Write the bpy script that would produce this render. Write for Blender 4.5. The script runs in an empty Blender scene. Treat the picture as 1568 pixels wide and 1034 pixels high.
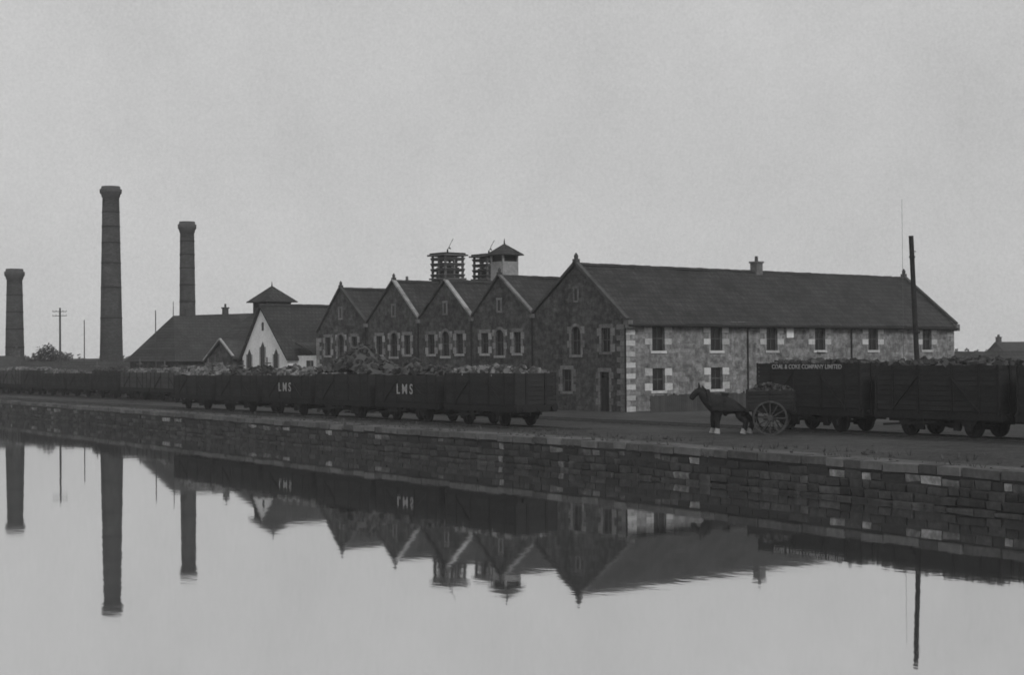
import bpy, math, random
from mathutils import Vector, Matrix, Euler, noise
random.seed(7)
R = random.random
def U_(a,b): return random.uniform(a,b)
scene = bpy.context.scene
COL = scene.collection
# site frame : local x = along the long warehouse wall, local y = along the gable row / canal
O = Vector((6.95, 96.3, 0)); ANG = math.radians(39.04)
GZ = 1.17   # yard level above the water (z=0)

# ---------------------------------------------------------------- materials
def new_mat(name):
    m = bpy.data.materials.new(name); m.use_nodes = True
    nt = m.node_tree; nt.nodes.clear()
    out = nt.nodes.new('ShaderNodeOutputMaterial')
    p = nt.nodes.new('ShaderNodeBsdfPrincipled')
    nt.links.new(p.outputs[0], out.inputs[0])
    return m, nt, p
def N(nt, t, **kw):
    n = nt.nodes.new(t)
    for k, v in kw.items(): setattr(n, k, v)
    return n
def math_(nt, op, a, b=None, c=None):
    n = nt.nodes.new('ShaderNodeMath'); n.operation = op
    for i, s in enumerate((a, b, c)):
        if s is None: continue
        if isinstance(s, (int, float)): n.inputs[i].default_value = s
        else: nt.links.new(s, n.inputs[i])
    return n.outputs[0]
def noise_(nt, vec, scale, detail=5, rough=.6):
    n = nt.nodes.new('ShaderNodeTexNoise'); n.inputs['Scale'].default_value = scale
    n.inputs['Detail'].default_value = detail; n.inputs['Roughness'].default_value = rough
    nt.links.new(vec, n.inputs['Vector']); return n.outputs[0]
def contrast(nt, s, lo, hi):
    n = nt.nodes.new('ShaderNodeMapRange'); n.inputs[1].default_value = lo; n.inputs[2].default_value = hi
    nt.links.new(s, n.inputs[0]); return n.outputs[0]
def bump(nt, p, s, strength, dist):
    b = nt.nodes.new('ShaderNodeBump'); b.inputs['Strength'].default_value = strength
    b.inputs['Distance'].default_value = dist
    nt.links.new(s, b.inputs['Height']); nt.links.new(b.outputs[0], p.inputs['Normal'])
def M(name, lo, hi, scale=2.0, rough=.9, island=0.0, fine=14, bmp=0.0, spec=.2, stretch=(1,1,1), power=1.0):
    m, nt, p = new_mat(name)
    tc = N(nt, 'ShaderNodeTexCoord')
    mp = N(nt, 'ShaderNodeMapping'); mp.inputs['Scale'].default_value = stretch
    nt.links.new(tc.outputs['Object'], mp.inputs[0]); v = mp.outputs[0]
    a = contrast(nt, noise_(nt, v, scale), .3, .7)
    f = contrast(nt, noise_(nt, v, fine, 3, .7), .35, .65)
    s = math_(nt, 'ADD', math_(nt, 'MULTIPLY', a, .5), math_(nt, 'MULTIPLY', f, .5))
    if island:
        g = N(nt, 'ShaderNodeNewGeometry')
        s = math_(nt, 'ADD', math_(nt, 'MULTIPLY', s, 1-island), math_(nt, 'MULTIPLY', g.outputs['Random Per Island'], island))
    if power != 1: s = math_(nt, 'POWER', s, power)
    val = math_(nt, 'ADD', math_(nt, 'MULTIPLY', s, hi-lo), lo)
    nt.links.new(val, p.inputs['Base Color'])
    p.inputs['Roughness'].default_value = rough
    p.inputs['Specular IOR Level'].default_value = spec
    if bmp: bump(nt, p, s, .6, bmp)
    return m
def MB_masonry(name, lo, hi, mortar, bw, bh, distort=.12, bmp=.03, squash=1.0, ms=.018, roofy=False, wts=(.4,.25,.35), bigs=.45, fins=5, mfac=.5):
    m, nt, p = new_mat(name)
    tc = N(nt, 'ShaderNodeTexCoord'); sep = N(nt, 'ShaderNodeSeparateXYZ')
    nt.links.new(tc.outputs['Object'], sep.inputs[0])
    if roofy: h = sep.outputs[0]
    else: h = math_(nt, 'ADD', sep.outputs[0], sep.outputs[1])
    comb = N(nt, 'ShaderNodeCombineXYZ')
    zz = math_(nt, 'MULTIPLY', sep.outputs[2], 1.0)
    n1 = noise_(nt, tc.outputs['Object'], 1.7, 3)
    n2 = noise_(nt, tc.outputs['Object'], 2.3, 3)
    dd = math_(nt, 'MULTIPLY', math_(nt, 'SUBTRACT', n1, .5), distort*2.6)
    d2 = math_(nt, 'MULTIPLY', math_(nt, 'SUBTRACT', n2, .5), distort*3.5)
    nt.links.new(math_(nt, 'ADD', h, d2), comb.inputs[0]); nt.links.new(math_(nt, 'ADD', zz, dd), comb.inputs[1])
    b = N(nt, 'ShaderNodeTexBrick'); nt.links.new(comb.outputs[0], b.inputs['Vector'])
    b.inputs['Scale'].default_value = 1; b.inputs['Brick Width'].default_value = bw
    b.inputs['Row Height'].default_value = bh; b.inputs['Mortar Size'].default_value = ms
    b.inputs['Mortar Smooth'].default_value = .8
    b.inputs['Color1'].default_value = (0,0,0,1); b.inputs['Color2'].default_value = (1,1,1,1)
    b.inputs['Mortar'].default_value = (.5,.5,.5,1)
    b.offset_frequency = 2; b.squash = squash
    c = contrast(nt, b.outputs['Color'], .0, 1.0)
    big = contrast(nt, noise_(nt, tc.outputs['Object'], bigs, 5), .32, .68)
    fin = contrast(nt, noise_(nt, tc.outputs['Object'], fins, 4, .75), .36, .64)
    s = math_(nt, 'ADD', math_(nt, 'ADD', math_(nt, 'MULTIPLY', c, wts[0]), math_(nt, 'MULTIPLY', big, wts[1])), math_(nt, 'MULTIPLY', fin, wts[2]))
    s = math_(nt, 'POWER', s, 1.4)
    mps = N(nt, 'ShaderNodeMapping'); mps.inputs['Scale'].default_value = (1.6,1.6,.18)
    nt.links.new(tc.outputs['Object'], mps.inputs[0])
    st = contrast(nt, noise_(nt, mps.outputs[0], 1.0, 5, .65), .38, .68)
    s = math_(nt, 'MULTIPLY', s, math_(nt, 'SUBTRACT', 1.12, math_(nt, 'MULTIPLY', st, .38)))
    val = math_(nt, 'ADD', math_(nt, 'MULTIPLY', s, hi-lo), lo)
    mx = N(nt, 'ShaderNodeMix'); mx.data_type = 'FLOAT'
    nt.links.new(math_(nt, 'MULTIPLY', b.outputs['Fac'], mfac), mx.inputs[0]); nt.links.new(val, mx.inputs[2]); mx.inputs[3].default_value = mortar
    nt.links.new(mx.outputs[0], p.inputs['Base Color'])
    p.inputs['Roughness'].default_value = .95; p.inputs['Specular IOR Level'].default_value = .15
    bump(nt, p, math_(nt, 'SUBTRACT', fin, math_(nt, 'MULTIPLY', b.outputs['Fac'], .8)), .7, bmp)
    return m
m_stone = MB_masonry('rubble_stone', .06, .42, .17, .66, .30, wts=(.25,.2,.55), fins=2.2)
m_stone_d = MB_masonry('dark_shaded_rubble', .02, .15, .055, .62, .30, wts=(.25,.25,.5), fins=2.4)  # dark stone; on gable faces the shade is put into the colour
m_brick_d = MB_masonry('dark_brick', .03, .11, .06, .45, .16, distort=.02, bmp=.01, bigs=.25)
m_roof = MB_masonry('pantile_roof', .025, .09, .025, .34, .30, distort=.05, bmp=.05, ms=.04, roofy=True, wts=(.2,.45,.35), bigs=.6, mfac=.8)
m_roof_l = MB_masonry('slate_roof', .03, .10, .03, .4, .22, distort=.03, bmp=.03, ms=.02, roofy=True, wts=(.2,.45,.35))
m_quoin = M('dressed_stone', .24, .70, 2.5, island=.45, fine=6, bmp=.01)
m_trim_m = M('stained_dressed_stone', .10, .42, 2.0, island=.45, fine=6)
m_trim_d = M('weathered_shaded_stone', .05, .25, 2.5, island=.4, fine=6)  # weathered trim; on gable faces the shade is put into its colour too
m_trim_dd = M('sooty_coping_stone', .03, .10, 2.5, island=.4, fine=6)
m_white = M('limewash', .62, .88, 1.2, fine=5)
m_lead = M('ridge_tile', .03, .09, 2)
m_glass, nt, p = new_mat('window_glass'); p.inputs['Base Color'].default_value = (.015,.015,.015,1); p.inputs['Roughness'].default_value = .3; p.inputs['Specular IOR Level'].default_value=.3
m_sash = M('sash_paint', .05, .15, 3)
m_door = M('dark_door_paint', .02, .04, 3)
m_wood_d = M('tarred_wood', .012, .045, 1.2, island=.3, fine=7, stretch=(1,1,3), spec=.1)
m_wood_m = M('weathered_wood', .03, .085, 1.2, island=.4, fine=9, stretch=(1,1,3))
m_slat = M('louvre_wood', .05, .16, 1.2, island=.5, fine=9)
m_iron = M('dark_iron', .012, .032, 5, rough=.9, spec=.1)
m_rail = M('rail_steel', .04, .10, 4, rough=.6)
m_coal = M('coal_load', .015, .10, 6, island=.8, power=1.7)
m_lump = M('pale_rubble_load', .03, .24, 6, island=.8, power=1.7)
m_letter = M('white_lettering', .20, .45, 3, fine=9)
m_wall_bank = M('canal_bank_stone', .03, .55, .8, island=.7, fine=4, bmp=.02, power=5.5)
m_wall_low = M('wet_bank_stone', .025, .11, .8, island=.4, fine=4, bmp=.02, power=2.0)
m_wall_core = M('bank_joint', .025, .05, 1.5)
m_coping = M('coping_stone', .04, .16, .6, island=.5, fine=4, bmp=.02, power=1.4)
m_leaf = M('foliage', .04, .11, 2, island=.6)
m_bark = M('bark', .05, .10, 5)
m_fetlock = M('white_hair', .22, .42, 12)
m_horse = M('horse_coat', .012, .035, 4, fine=20, spec=.1)
# yard ground
m_ground, nt, p = new_mat('cinder_ground')
tc = N(nt, 'ShaderNodeTexCoord')
a = contrast(nt, noise_(nt, tc.outputs['Object'], .09, 6), .38, .62)
b = contrast(nt, noise_(nt, tc.outputs['Object'], .9, 6, .7), .35, .65)
c = contrast(nt, noise_(nt, tc.outputs['Object'], 6, 3, .7), .35, .65)
s = math_(nt, 'ADD', math_(nt, 'MULTIPLY', a, .03), math_(nt, 'ADD', math_(nt, 'MULTIPLY', b, .025), math_(nt, 'MULTIPLY', c, .035)))
nt.links.new(math_(nt, 'ADD', s, .02), p.inputs['Base Color']); p.inputs['Roughness'].default_value = 1; p.inputs['Specular IOR Level'].default_value = .1
bump(nt, p, math_(nt, 'ADD', b, c), .6, .08)
m_ballast = M('shaded_ballast', .018, .05, .7, fine=6, bmp=.05)  # track ballast, darkened to put the shade under the wagons into its colour
m_path = M('towpath_gravel', .04, .15, .35, fine=5, bmp=.03, power=1.3)
# water
m_water = bpy.data.materials.new('canal_water'); m_water.use_nodes = True
nt = m_water.node_tree; nt.nodes.clear()
out = N(nt, 'ShaderNodeOutputMaterial'); tc = N(nt, 'ShaderNodeTexCoord')
gl = N(nt, 'ShaderNodeBsdfGlossy'); gl.inputs['Roughness'].default_value = .03; gl.inputs['Color'].default_value = (.91,.91,.91,1)
df = N(nt, 'ShaderNodeBsdfDiffuse'); df.inputs['Color'].default_value = (.08,.08,.08,1)
mix = N(nt, 'ShaderNodeMixShader'); mix.inputs[0].default_value = .90
nt.links.new(df.outputs[0], mix.inputs[1]); nt.links.new(gl.outputs[0], mix.inputs[2]); nt.links.new(mix.outputs[0], out.inputs[0])
mp = N(nt, 'ShaderNodeMapping'); mp.inputs['Scale'].default_value = (1.0, .6, 1)
nt.links.new(tc.outputs['Object'], mp.inputs[0])
nn = math_(nt, 'ADD', noise_(nt, mp.outputs[0], .8, 3), math_(nt, 'MULTIPLY', noise_(nt, mp.outputs[0], 5, 2), .10))
bp = N(nt, 'ShaderNodeBump'); bp.inputs['Strength'].default_value = .22; bp.inputs['Distance'].default_value = .009
nt.links.new(nn, bp.inputs['Height']); nt.links.new(bp.outputs[0], gl.inputs['Normal'])

# ---------------------------------------------------------------- mesh builder
class MB:
    def __init__(s): s.v = []; s.f = []; s.m = []
    def add(s, vs, fs, mi=0):
        o = len(s.v); s.v += [tuple(v) for v in vs]
        for f in fs: s.f.append(tuple(i+o for i in f)); s.m.append(mi)
    def poly(s, pts, mi=0): s.add(pts, [tuple(range(len(pts)))], mi)
    def box(s, x0,x1,y0,y1,z0,z1, mi=0):
        if x0>x1: x0,x1=x1,x0
        if y0>y1: y0,y1=y1,y0
        vs=[(x0,y0,z0),(x1,y0,z0),(x1,y1,z0),(x0,y1,z0),(x0,y0,z1),(x1,y0,z1),(x1,y1,z1),(x0,y1,z1)]
        s.add(vs,[(0,3,2,1),(4,5,6,7),(0,1,5,4),(1,2,6,5),(2,3,7,6),(3,0,4,7)],mi)
    def obox(s, c, size, rot=(0,0,0), mi=0, jit=0):
        r = Euler(rot).to_matrix(); vs=[]
        for dx,dy,dz in ((-1,-1,-1),(1,-1,-1),(1,1,-1),(-1,1,-1),(-1,-1,1),(1,-1,1),(1,1,1),(-1,1,1)):
            q = Vector((dx*size[0]/2*(1-jit*R()),dy*size[1]/2*(1-jit*R()),dz*size[2]/2*(1-jit*R())))
            vs.append(Vector(c)+r@q)
        s.add(vs,[(0,3,2,1),(4,5,6,7),(0,1,5,4),(1,2,6,5),(2,3,7,6),(3,0,4,7)],mi)
    def beam(s, p0, p1, w, h, mi=0):
        p0=Vector(p0);p1=Vector(p1);d=(p1-p0).normalized()
        up=Vector((0,0,1)) if abs(d.z)<.95 else Vector((1,0,0))
        sx=d.cross(up).normalized()*w/2; sy=sx.cross(d).normalized()*h/2
        vs=[p0-sx-sy,p0+sx-sy,p0+sx+sy,p0-sx+sy,p1-sx-sy,p1+sx-sy,p1+sx+sy,p1-sx+sy]
        s.add(vs,[(0,3,2,1),(4,5,6,7),(0,1,5,4),(1,2,6,5),(2,3,7,6),(3,0,4,7)],mi)
    def cyl(s, p0, p1, r0, r1=None, n=10, mi=0):
        r1 = r0 if r1 is None else r1
        p0=Vector(p0);p1=Vector(p1);d=(p1-p0).normalized()
        up=Vector((0,0,1)) if abs(d.z)<.9 else Vector((1,0,0))
        a=d.cross(up).normalized(); b=d.cross(a)
        vs=[]
        for p,r in ((p0,r0),(p1,r1)):
            for i in range(n):
                t=2*math.pi*i/n; vs.append(p+a*math.cos(t)*r+b*math.sin(t)*r)
        fs=[(i,(i+1)%n,n+(i+1)%n,n+i) for i in range(n)]
        fs+=[tuple(range(n))[::-1],tuple(range(n,2*n))]
        s.add(vs,fs,mi)
    def slab(s, pts, t, mi=0):
        n=len(pts); top=[Vector(p) for p in pts]; bot=[p-Vector((0,0,t)) for p in top]
        fs=[tuple(range(n)),tuple(range(n,2*n))[::-1]]+[(i,n+i,n+(i+1)%n,(i+1)%n) for i in range(n)]
        s.add(top+bot,fs,mi)
    def build(s, name, parent, mats, smooth=False):
        me=bpy.data.meshes.new(name); me.from_pydata(s.v,[],s.f)
        for m in mats: me.materials.append(m)
        me.polygons.foreach_set('material_index', s.m)
        if smooth: me.polygons.foreach_set('use_smooth',[True]*len(s.f))
        me.update()
        ob=bpy.data.objects.new(name,me); COL.objects.link(ob)
        if parent: ob.parent=parent
        return ob
def root(name, x=0, y=0, z=0, rot=0, world=False):
    e=bpy.data.objects.new(name,None); COL.objects.link(e); e.empty_display_size=.5
    if world: e.location=(x,y,z); e.rotation_euler=(0,0,rot)
    else:
        ca,sa=math.cos(ANG),math.sin(ANG)
        e.location=(O.x+x*ca-y*sa, O.y+x*sa+y*ca, z); e.rotation_euler=(0,0,ANG+rot)
    return e
def site(ob):
    ob.location=O; ob.rotation_euler=(0,0,ANG); return ob

# ---------------------------------------------------------------- ground + canal
EP=[(-260,-52),(-90,-33),(-45.6,-27.6),(-27,-25),(-2,-22.8),(62,-15.2),(112,-9),(420,28)]
def edgeV(u):
    for (a,va),(b,vb) in zip(EP,EP[1:]):
        if u<=b: return va+(vb-va)*(u-a)/(b-a)
    return EP[-1][1]
g=MB()
US=[-6000,-260]+[ -90+i*8 for i in range(0,64)]+[6000]
rows=[]
for u in US:
    e=edgeV(max(-260,min(420,u)))
    ne=-60.5+ (0 if u<0 else u*.02)
    rows.append([(-6000,u,2.9),(ne-4,u,2.9),(ne-.6,u,1.5),(ne+.4,u,-1.2),(e-.9,u,-1.2),(e+.55,u,-.6),(e+.6,u,GZ),(e+3,u,GZ+.03),(14,u,GZ),(60,u,GZ),(6000,u,GZ)])
vs=[p for r in rows for p in r]; w=len(rows[0]); fs=[]
for i in range(len(rows)-1):
    for j in range(w-1): fs.append((i*w+j,i*w+j+1,(i+1)*w+j+1,(i+1)*w+j))
g.add(vs,fs); site(g.build('ground',None,[m_ground]))
g=MB()
UU=[-260,-90,-45,-2,62,112,420]
vs=[];fs=[]
for u in UU: vs+=[(-61,u,0),(edgeV(u)+.5,u,0)]
for i in range(len(UU)-1): fs.append((2*i,2*i+1,2*i+3,2*i+2))
g.add(vs,fs); site(g.build('canal_water',None,[m_water]))
# towpath strip
g=MB(); vs=[]; fs=[]
UU=[-90+i*3 for i in range(90)]
for i,u in enumerate(UU):
    e=edgeV(u); vs+=[(e+.95+U_(-.15,.15),u,GZ+.02),(e+1.9+U_(-.25,.25)+(1.6 if u>30 else 0),u,GZ+.035)]
for i in range(len(UU)-1): fs.append((2*i,2*i+1,2*i+3,2*i+2))
g.add(vs,fs); site(g.build('towpath',None,[m_path]))
# bank wall
g=MB()
UU=[-90+i*4 for i in range(0,70)]
for a,b in zip(UU,UU[1:]):
    ea,eb=edgeV(a),edgeV(b)
    g.poly([(ea-.2,a,-.5),(eb-.2,b,-.5),(eb+.0,b,GZ-.12),(ea+.0,a,GZ-.12)],1)
    g.poly([(ea+.0,a,GZ-.12),(eb+.0,b,GZ-.12),(eb+.75,b,GZ-.1),(ea+.75,a,GZ-.1)],1)
bank=root('canal_bank_wall')
u=-90.0
while u<185:
    L=U_(.7,1.6); um=u+L/2; e=edgeV(um); t=math.atan2(edgeV(u+L)-edgeV(u),L)
    g.obox((e+.22+U_(-.05,.05),um,GZ-.05+U_(-.02,.03)),(U_(.60,.74),L-.02,.26),(U_(-.02,.02),U_(-.03,.03),-t+U_(-.02,.02)),2,.06)
    u+=L
for z,dep,h,mi,pr in ((.80,.0,.27,0,1),(.53,-.07,.27,3,1),(.26,-.14,.27,3,1),(-.01,-.21,.27,3,1)):
    u=-90.0
    while u<185:
        L=U_(.3,1.1); um=u+L/2; e=edgeV(um); t=math.atan2(edgeV(u+L)-edgeV(u),L)
        mm=mi
        if mi==3 and R()<.05: mm=0
        if mi==0 and R()<.25: mm=3
        g.obox((e+.12+dep+U_(-.03,.03),um,z+U_(-.03,.03)),(.4,L-U_(.0,.03),h*U_(.8,1.08)),(U_(-.05,.05),U_(-.16,-.06),-t+U_(-.03,.03)),mm,.12)
        u+=L
g.build('bank_stonework',bank,[m_wall_bank,m_wall_core,m_coping,m_wall_low])
g=MB()
for i in range(700):
    u=U_(-70,140); e=edgeV(u); sz=U_(.04,.13)
    g.obox((e+.7+abs(random.gauss(0,2.2)),u,GZ+.02),(sz,sz*U_(.6,1.5),sz*.7),(R()*3,R()*3,R()*3),0,.3)
site(g.build('loose_gravel',None,[m_wall_low]))
g=MB()
for i in range(900):
    u=U_(-70,140); off=random.choice((-.05,-.05,.6,.65,2.6,3.2)); e=edgeV(u)+off+U_(-.15,.25)
    z0_=GZ if off>.2 else GZ-.2
    for q in range(8):
        a=R()*6.28; h=U_(.08,.32); dx=math.cos(a); dy=math.sin(a)
        g.poly([(e+dx*.03-dy*.02,u+dy*.03+dx*.02,z0_),(e+dx*.03+dy*.02,u+dy*.03-dx*.02,z0_),(e+dx*(.05+h*.5),u+dy*(.05+h*.5),z0_+h)])
site(g.build('grass_tufts',None,[m_leaf]))

# ---------------------------------------------------------------- rail tracks
def trackV(n,u): return (-18.4+.08*(u+13.5)) if n==1 else (-12+.08*(u+25))
TA=-math.atan(.08)
for n,u0,u1 in ((1,-16,150),(2,-80,150)):
    g=MB(); r=root('railway_track')
    u=u0; vs=[];fs=[];k=0
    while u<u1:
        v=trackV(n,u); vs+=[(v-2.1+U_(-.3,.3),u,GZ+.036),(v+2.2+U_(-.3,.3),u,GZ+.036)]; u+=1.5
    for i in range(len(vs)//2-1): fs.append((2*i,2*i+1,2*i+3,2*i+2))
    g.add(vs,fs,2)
    u=u0
    while u<u1:
        v=trackV(n,u); g.obox((v,u,GZ+.0+U_(-.01,.01)),(2.5,.25,.1),(0,0,TA+U_(-.02,.02)),0)
        u+=.78
    for s in (-.75,.75):
        a=(trackV(n,u0)+s,u0,GZ+.05); b=(trackV(n,u1)+s,u1,GZ+.05); g.beam(a,b,.07,.11,1)
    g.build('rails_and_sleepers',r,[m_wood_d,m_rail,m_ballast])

# ---------------------------------------------------------------- wagons
def text(parent, body, size, x, y, z, mat):
    cu=bpy.data.curves.new('lettering','FONT'); cu.body=body; cu.size=size; cu.align_x='CENTER'; cu.align_y='CENTER'; cu.extrude=.006
    cu.offset=.014*size
    ob=bpy.data.objects.new('lettering',cu); COL.objects.link(ob); ob.data.materials.append(mat)
    ob.parent=parent
    ob.matrix_local=Matrix(((0,0,-1,x),(-1,0,0,y),(0,1,0,z),(0,0,0,1)))
    return ob
def wagon(n,u,H=1.25,planks=7,load=None,loadh=.5,letters=None,tone=0,L=6.25,topline=None,name='railway_wagon'):
    r=root(name,trackV(n,u),u,GZ+.11,TA)
    wood=m_wood_d if tone==0 else m_wood_m
    W=1.18; z0=1.05; WB=1.6
    b=MB()
    b.box(-W+.05,W-.05,-L/2+.05,L/2-.05,z0-.02,z0+.1)
    ph=H/planks
    for i in range(planks):
        za=z0+i*ph; zb=za+ph-.022
        for sx in (-1,1):
            o=U_(-.006,.006)
            b.box(sx*(W-.07)+o,sx*W+o,-L/2,L/2,za,zb+(U_(-.02,.03) if i==planks-1 else 0))
        for sy in (-1,1):
            b.box(-W+.075,W-.075,sy*(L/2-.07),sy*L/2-.004*sy,za,zb)
    b.box(-W+.09,-W+.075,-L/2+.1,L/2-.1,z0+.1,z0+H-.02); b.box(W-.09,W-.075,-L/2+.1,L/2-.1,z0+.1,z0+H-.02)
    b.box(-W+.1,W-.1,-L/2+.09,-L/2+.075,z0+.1,z0+H-.02); b.box(-W+.1,W-.1,L/2-.09,L/2-.075,z0+.1,z0+H-.02)
    b.build('body_planking',r,[wood])
    k=MB()
    for sx in (-1,1):
        x0=sx*W; x1=sx*(W+.035)
        for y in (-L/2+.06,-L/2+.95,-.85,.85,L/2-.95,L/2-.06):
            k.box(x0+.001*sx,x1,y-.045,y+.045,z0-.12,z0+H+.01)
        k.beam((sx*(W+.045),-.82,z0+H*.75),(sx*(W+.045),-L/2+.95,z0),.06,.02)
        k.beam((sx*(W+.045),.82,z0+H*.75),(sx*(W+.045),L/2-.95,z0),.06,.02)
        k.box(sx*(W-.16),sx*(W-.02),-L/2,L/2,z0-.36,z0-.03)
        for y in (-WB,WB):
            xx=sx*(W-.1)
            k.beam((xx,y-.4,z0-.28),(xx,y-.1,z0-.72),.03,.12); k.beam((xx,y+.4,z0-.28),(xx,y+.1,z0-.72),.03,.12)
            k.box(xx-.07,xx+.07,y-.12,y+.12,z0-.75,z0-.5)
            for q in range(4): k.box(xx-.04,xx+.04,y-.5+q*.1,y+.5-q*.1,z0-.42-q*.03,z0-.395-q*.03)
        k.beam((sx*(W+.05),-.1,z0-.45),(sx*(W+.08),L/2-.5,z0-.62),.03,.09)
        k.box(sx*(W-.3),sx*(W-.2),-1.05,-.75,z0-.8,z0-.3); k.box(sx*(W-.3),sx*(W-.2),.75,1.05,z0-.8,z0-.3)
    k.box(-.35,-.25,-L/2,L/2,z0-.5,z0-.03); k.box(.25,.35,-L/2,L/2,z0-.5,z0-.03)
    k.box(-W+.2,W-.2,-.08,.08,z0-.45,z0-.04); k.beam((-.7,0,z0-.5),(.7,0,z0-.5),.1,.1)
    k.beam((-.6,-.85,z0-.65),(-.6,.85,z0-.5),.05,.18); k.beam((.6,-.85,z0-.5),(.6,.85,z0-.65),.05,.18)
    for sy in (-1,1):
        k.box(-W+.02,W-.02,sy*(L/2-.0),sy*(L/2+.09),z0-.36,z0-.02)
        for sx in (-.86,.86):
            k.cyl((sx,sy*(L/2+.08),z0-.14),(sx,sy*(L/2+.33),z0-.14),.07,.05,8)
            k.cyl((sx,sy*(L/2+.33),z0-.14),(sx,sy*(L/2+.37),z0-.14),.18,.18,12)
        for x in (-.55,.55): k.box(x-.06,x+.06,sy*(L/2+.001),sy*(L/2+.06),z0-.02,z0+H)
        for q in range(3): k.beam((0,sy*(L/2+.1+q*.09),z0-.2-.05*q),(0,sy*(L/2+.2+q*.09),z0-.24-.05*q),.05,.05)
    k.build('ironwork_and_underframe',r,[m_iron])
    wv=MB()
    for y in (-WB,WB):
        wv.cyl((-.8,y,.46-.02),(.8,y,.46-.02),.06,.06,8)
        for sx in (-1,1):
            c=Vector((sx*.75,y,.44)); rr=.46; n_=20
            for i in range(n_):
                t0=2*math.pi*i/n_; t1=2*math.pi*(i+1)/n_
                P=lambda r_,t,dx: (c.x+dx,c.y+r_*math.cos(t),c.z+r_*math.sin(t))
                ra,rb=rr,rr-.12
                wv.add([P(ra,t0,-.06),P(ra,t1,-.06),P(rb,t1,-.06),P(rb,t0,-.06),P(ra,t0,.06),P(ra,t1,.06),P(rb,t1,.06),P(rb,t0,.06)],
                       [(0,1,2,3),(7,6,5,4),(0,4,5,1),(3,2,6,7)])
            wv.cyl((c.x-.02,c.y,c.z),(c.x+.02,c.y,c.z),.36,.36,16)
            for i in range(8):
                t=2*math.pi*i/8; wv.beam((c.x,c.y,c.z),(c.x,c.y+.4*math.cos(t),c.z+.4*math.sin(t)),.07,.09)
            wv.cyl((c.x-.08,y,.44),(c.x+.08,y,.44),.1,.1,10)
    wv.build('wheels',r,[m_iron])
    if load:
        l=MB(); nx,ny=7,15; pts={}
        sd=R()*50
        def hz(x,y):
            fx=max(0,1-(abs(x)/(W-.05))**2.2); fy=max(0,1-(abs(y)/(L/2-.02))**4)
            return z0+H-.12+loadh*fx**.6*fy**.6*(.7+.75*noise.noise(Vector((x*.6+sd,y*.7,0))))
        for i in range(nx):
            for j in range(ny):
                x=-W+.1+(2*W-.2)*i/(nx-1); y=-L/2+.1+(L-.2)*j/(ny-1)
                pts[i,j]=(x,y,hz(x,y)+U_(-.04,.05))
        l.add([pts[i,j] for i in range(nx) for j in range(ny)],[(i*ny+j,(i+1)*ny+j,(i+1)*ny+j+1,i*ny+j+1) for i in range(nx-1) for j in range(ny-1)])
        for q in range(300):
            x=U_(-W+.12,W-.12); y=U_(-L/2+.12,L/2-.12); sz=U_(.09,.38)
            l.obox((x,y,hz(x,y)+.03),(sz,sz*U_(.7,1.3),sz*U_(.5,1)),(R()*3,R()*3,R()*3),0,.45)
        l.build('load',r,[load])
    if letters: text(r,letters,.74,-W-.05,.0,z0+H*.44,m_letter)
    if topline: text(r,topline,.27,-W-.05,0,z0+H-.17,m_letter)
    return r
u=-13.45+3.15
specs=[dict(H=1.5,load=m_lump,loadh=.35),dict(H=1.38,load=m_coal,loadh=.85,letters='L M S'),dict(H=1.4,load=m_coal,loadh=1.5),
       dict(H=1.3,load=m_lump,loadh=.6,letters='L M S'),dict(H=1.3,load=m_coal,loadh=.5),dict(H=1.25,load=m_lump,loadh=.8)]
for s in specs:
    wagon(1,u,tone=0,**s); u+=7.02
u=-22.6-3.12
for s in (dict(H=1.9,planks=10,topline='COAL & COKE COMPANY LIMITED',load=m_coal,loadh=.12),dict(H=1.8,planks=9,load=m_coal,loadh=.3),dict(H=1.75,planks=9,load=m_coal,loadh=.35),dict(H=1.85,planks=9,topline='N B',load=m_coal,loadh=.2),dict(H=1.8,planks=9)):
    wagon(2,u,**s); u-=7.02
u=47
while u<118:
    wagon(2,u,H=random.choice([1.15,1.3,1.4]),tone=random.choice((0,0,1)),load=random.choice([m_coal,None,m_lump]),loadh=.3); u+=7.02

# ---------------------------------------------------------------- wall helpers
def mapper(side, off):
    if side=='x': return lambda s,z,d:(s,off-d,z)
    return lambda s,z,d:(off-d,s,z)
def mbox(b,mp,s0,s1,z0,z1,d0,d1,mi):
    p=mp(s0,z0,d0); q=mp(s1,z1,d1)
    b.box(min(p[0],q[0]),max(p[0],q[0]),min(p[1],q[1]),max(p[1],q[1]),z0,z1,mi)
def wall(b,mp,S0,S1,Z0,Z1,ops,mi=0,rev=.22):
    ss=sorted({S0,S1}|{o[0] for o in ops}|{o[1] for o in ops}); zs=sorted({Z0,Z1}|{o[2] for o in ops}|{o[3] for o in ops})
    for a,c in zip(ss,ss[1:]):
        for e,f in zip(zs,zs[1:]):
            sm=(a+c)/2; zm=(e+f)/2
            if any(o[0]<sm<o[1] and o[2]<zm<o[3] for o in ops): continue
            b.poly([mp(a,e,0),mp(c,e,0),mp(c,f,0),mp(a,f,0)],mi)
    for o in ops:
        a,c,e,f=o[:4]
        b.poly([mp(a,e,0),mp(a,f,0),mp(a,f,-rev),mp(a,e,-rev)],mi); b.poly([mp(c,e,0),mp(c,f,0),mp(c,f,-rev),mp(c,e,-rev)],mi)
        b.poly([mp(a,e,0),mp(c,e,0),mp(c,e,-rev),mp(a,e,-rev)],mi); b.poly([mp(a,f,0),mp(c,f,0),mp(c,f,-rev),mp(a,f,-rev)],mi)
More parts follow.
